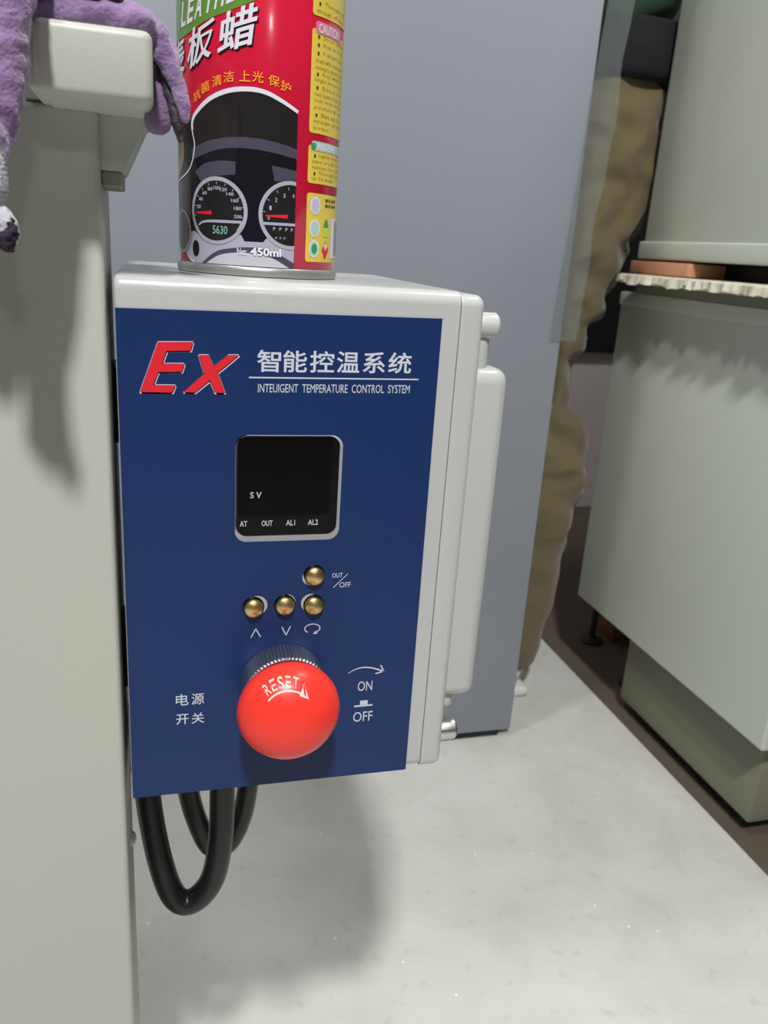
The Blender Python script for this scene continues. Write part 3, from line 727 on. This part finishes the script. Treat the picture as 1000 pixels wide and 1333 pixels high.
g2 = thing('work_glove', 'purple fleece work glove with white ribbed cuff hanging at the left edge over the crossbar', 'glove', (-.04, .26, .714))
bm = bmesh.new()
tube(bm, [(-.036, .300, .724), (-.0345, .270, .726), (-.0352, .256, .718), (-.0360, .253, .705), (-.0375, .252, .692), (-.0390, .252, .683), (-.0395, .252, .678)], [.0075, .0077, .0074, .0062, .0056, .0050, .0036], 16)
tube(bm, [(-.048, .290, .722), (-.047, .262, .720), (-.0470, .249, .706), (-.0445, .246, .690), (-.0420, .246, .678), (-.0410, .246, .6745)], [.009, .009, .008, .0065, .0058, .005], 16)
tube(bm, [(-.058, .290, .720), (-.058, .258, .712), (-.057, .250, .695), (-.055, .249, .680)], [.009, .0085, .007, .005], 16)
fuse('knit_back', bm, M['purple'], g2, .0009, 4, fuzz(.0010, 240))
bm = bmesh.new()
tube(bm, [(-.0455, .2445, .684), (-.0438, .244, .676), (-.0428, .244, .669), (-.0430, .244, .663)], [.0045, .0066, .0066, .0048], 18, 10)
def ribs(co, n): return co+n*(.00035*math.sin(co.z*2*math.pi/.0011))
fuse('ribbed_cuff', bm, M['cuff'], g2, .0006, 3, ribs)
bm = bmesh.new()
tube(bm, [(-.0475, .244, .668), (-.0435, .244, .6645), (-.0385, .244, .6600), (-.0370, .244, .6570)], [.004, .0040, .0038, .0030], 16, 10)
fuse('finger', bm, M['cuff'], g2, .0006, 4, fuzz(.0004, 300))
bm = bmesh.new()
tube(bm, [(-.0362, .2425, .6600), (-.0364, .2418, .6575), (-.0376, .2416, .6550)], [.0014, .0021, .0022], 14)
fuse('fingertip', bm, M['tip'], g2, .0004, 2, fuzz(.0009, 700))

# ================================================================== PERSON
pe = thing('person', 'person in khaki trousers and green jacket standing half hidden behind the blue-grey cabinet', 'person', (.50, 1.14, 0))
Y0, Y1 = 1.062, 1.24          # nearer and farther leg at the foot
HY = 1.155                    # nearer hip
def wrinkle(co, n):
    q_ = co.z*75+co.x*55+3.5*noise.noise(co*8)
    k = .0045*math.sin(q_)*max(0, min(1, 1.15-abs(co.z-.47)*3.2))
    k += .0035*math.sin(co.z*48-co.x*90+2.5*noise.noise(co*10))*max(0, min(1, 1-abs(co.z-.72)*4))
    k += .005*noise.noise(Vector((co.x*14, co.y*14, co.z*26)))
    k += .008*(.5-abs(noise.noise(Vector((co.x*20+co.z*16, co.y*10, co.z*30-co.x*8)))*2.0))*max(0, min(1, (co.z-.2)*4))
    return co+n*k
bm = bmesh.new()
for y, hy, dx in ((Y0, HY, 0), (Y1, HY+.15, -.09)):
    tube(bm, [(.612+dx*.2, hy, .87), (.618+dx*.4, hy, .815), (.598+dx, hy-.01, .73), (.553+dx, hy-.04, .62), (.518+dx, hy-.06, .49), (.545+dx, y, .38), (.536+dx, y, .27), (.532+dx, y, .16), (.526+dx, y, .085)],
         [.090, .100, .090, .080, .066, .068, .062, .057, .054], 20)
tube(bm, [(.588, HY+.01, .835), (.588, HY+.14, .835)], [.105, .105], 20)
fuse('trousers', bm, M['khaki'], pe, .0055, 5, wrinkle)
# pocket seam down the hip
obj('pocket_flap', tube(bmesh.new(), [(.664, 1.062, .86), (.676, 1.064, .80), (.672, 1.066, .755)], [.003, .005, .003], 10), M['khaki'], pe)
bm = bmesh.new()
for z, r in ((.90, .112), (.93, .116), (.96, .114)):
    tube(bm, [(.612, HY+.01, z), (.612, HY+.13, z)], [r, r], 24)
for v in bm.verts: v.co.z = .935+max(-.040, min(.033, v.co.z-.935))
fuse('jacket_hem', bm, M['rib'], pe, .007, 4)
bm = bmesh.new()
tube(bm, [(.590, 1.225, 1.06), (.555, 1.222, 1.16), (.525, 1.222, 1.30), (.505, 1.222, 1.40)], [.168, .160, .165, .15], 24, flat=.85, flat_dir=(1, 0, 0))
tube(bm, [(.50, 1.08, 1.40), (.50, 1.222, 1.43), (.50, 1.36, 1.40)], [.07, .075, .07], 20)
for y, s in ((1.055, 1), (1.39, 1)):
    tube(bm, [(.50, y+(.02 if y < 1.2 else -.02), 1.40), (.52, y, 1.27), (.53, y, 1.14), (.44, y+(.02 if y < 1.2 else -.02), 1.07), (.33, y+(.05 if y < 1.2 else -.05), 1.06)], [.068, .062, .056, .050, .042], 18)
tube(bm, [(.497, 1.222, 1.44), (.490, 1.222, 1.475)], [.07, .06], 18)
def jw(co, n): return co+n*(.008*noise.noise(co*14)+.004*math.sin(co.z*70+co.x*20))
fuse('jacket', bm, M['jacket'], pe, .009, 4, jw)
# head, neck and hands as one skin surface each
bm = bmesh.new()
tube(bm, [(.490, 1.222, 1.45), (.478, 1.222, 1.53)], [.052, .052], 18)
tube(bm, [(.470, 1.222, 1.545), (.466, 1.222, 1.61), (.470, 1.222, 1.66)], [.062, .078, .078], 24, flat=1.12, flat_dir=(1, 0, 0))
tube(bm, [(.405, 1.222, 1.600), (.392, 1.222, 1.585)], [.010, .013], 12)
tube(bm, [(.410, 1.206, 1.548), (.408, 1.238, 1.548)], [.009, .009], 10)
for y in (1.142, 1.302): tube(bm, [(.475, y, 1.605), (.478, y, 1.575)], [.013, .009], 10, flat=.5, flat_dir=(0, 1, 0))
fuse('head', bm, M['skin'], pe, .005, 3)
for y in (1.194, 1.250):
    obj('eye', lathe(bmesh.new(), [(.002, -.010), (.010, -.006), (.012, 0), (.010, .006), (.002, .010)], (.396, y, 1.615), 'X', 20), M['can_white'], pe)
    obj('eyebrow', tube(bmesh.new(), [(.388, y-.014, 1.636), (.384, y, 1.640), (.388, y+.014, 1.636)], [.002, .003, .002], 8), M['hair'], pe)
bm = bmesh.new()
tube(bm, [(.492, 1.222, 1.585), (.492, 1.222, 1.645), (.478, 1.222, 1.672)], [.074, .083, .084], 24, flat=1.08, flat_dir=(1, 0, 0))
fuse('hair', bm, M['hair'], pe, .006, 3, lambda co, n: co+n*.004*noise.noise(co*60))
for y in (1.105, 1.34):
    s = 1 if y < 1.2 else -1; bm = bmesh.new()
    tube(bm, [(.345, y, 1.06), (.300, y, 1.055), (.262, y, 1.050)], [.026, .033, .034], 16, flat=.5, flat_dir=(0, 0, 1))
    for k, (l, dy) in enumerate(((.070, -.026), (.080, -.009), (.075, .009), (.060, .026))):
        tube(bm, [(.262, y+dy*s, 1.050), (.262-l*.5, y+dy*1.1*s, 1.047), (.262-l*.8, y+dy*1.1*s, 1.030), (.262-l*.9, y+dy*1.1*s, 1.012)], [.0095, .0088, .0080, .0070], 10)
    tube(bm, [(.310, y+.026*s, 1.050), (.285, y+.052*s, 1.042), (.262, y+.060*s, 1.030)], [.012, .010, .0085], 10)
    fuse('hand', bm, M['skin'], pe, .003, 3)
for y, dx in ((Y0, 0), (Y1, -.09)):
    bm = bmesh.new()
    tube(bm, [(.514+dx, y, .045), (.46+dx, y, .048), (.39+dx, y, .036), (.335+dx, y, .032)], [.044, .044, .040, .030], 18, flat=1)
    tube(bm, [(.512+dx, y, .06), (.520+dx, y, .12)], [.042, .040], 18)
    for v in bm.verts: v.co.z = max(v.co.z, .012)
    sh = fuse('shoe', bm, M['shoe'], pe, .005, 3)
    obj('shoe_sole', box(.315+dx, .556+dx, y-.042, y+.042, 0, .018, r=.008, seg=3), M['shoe'], sh)
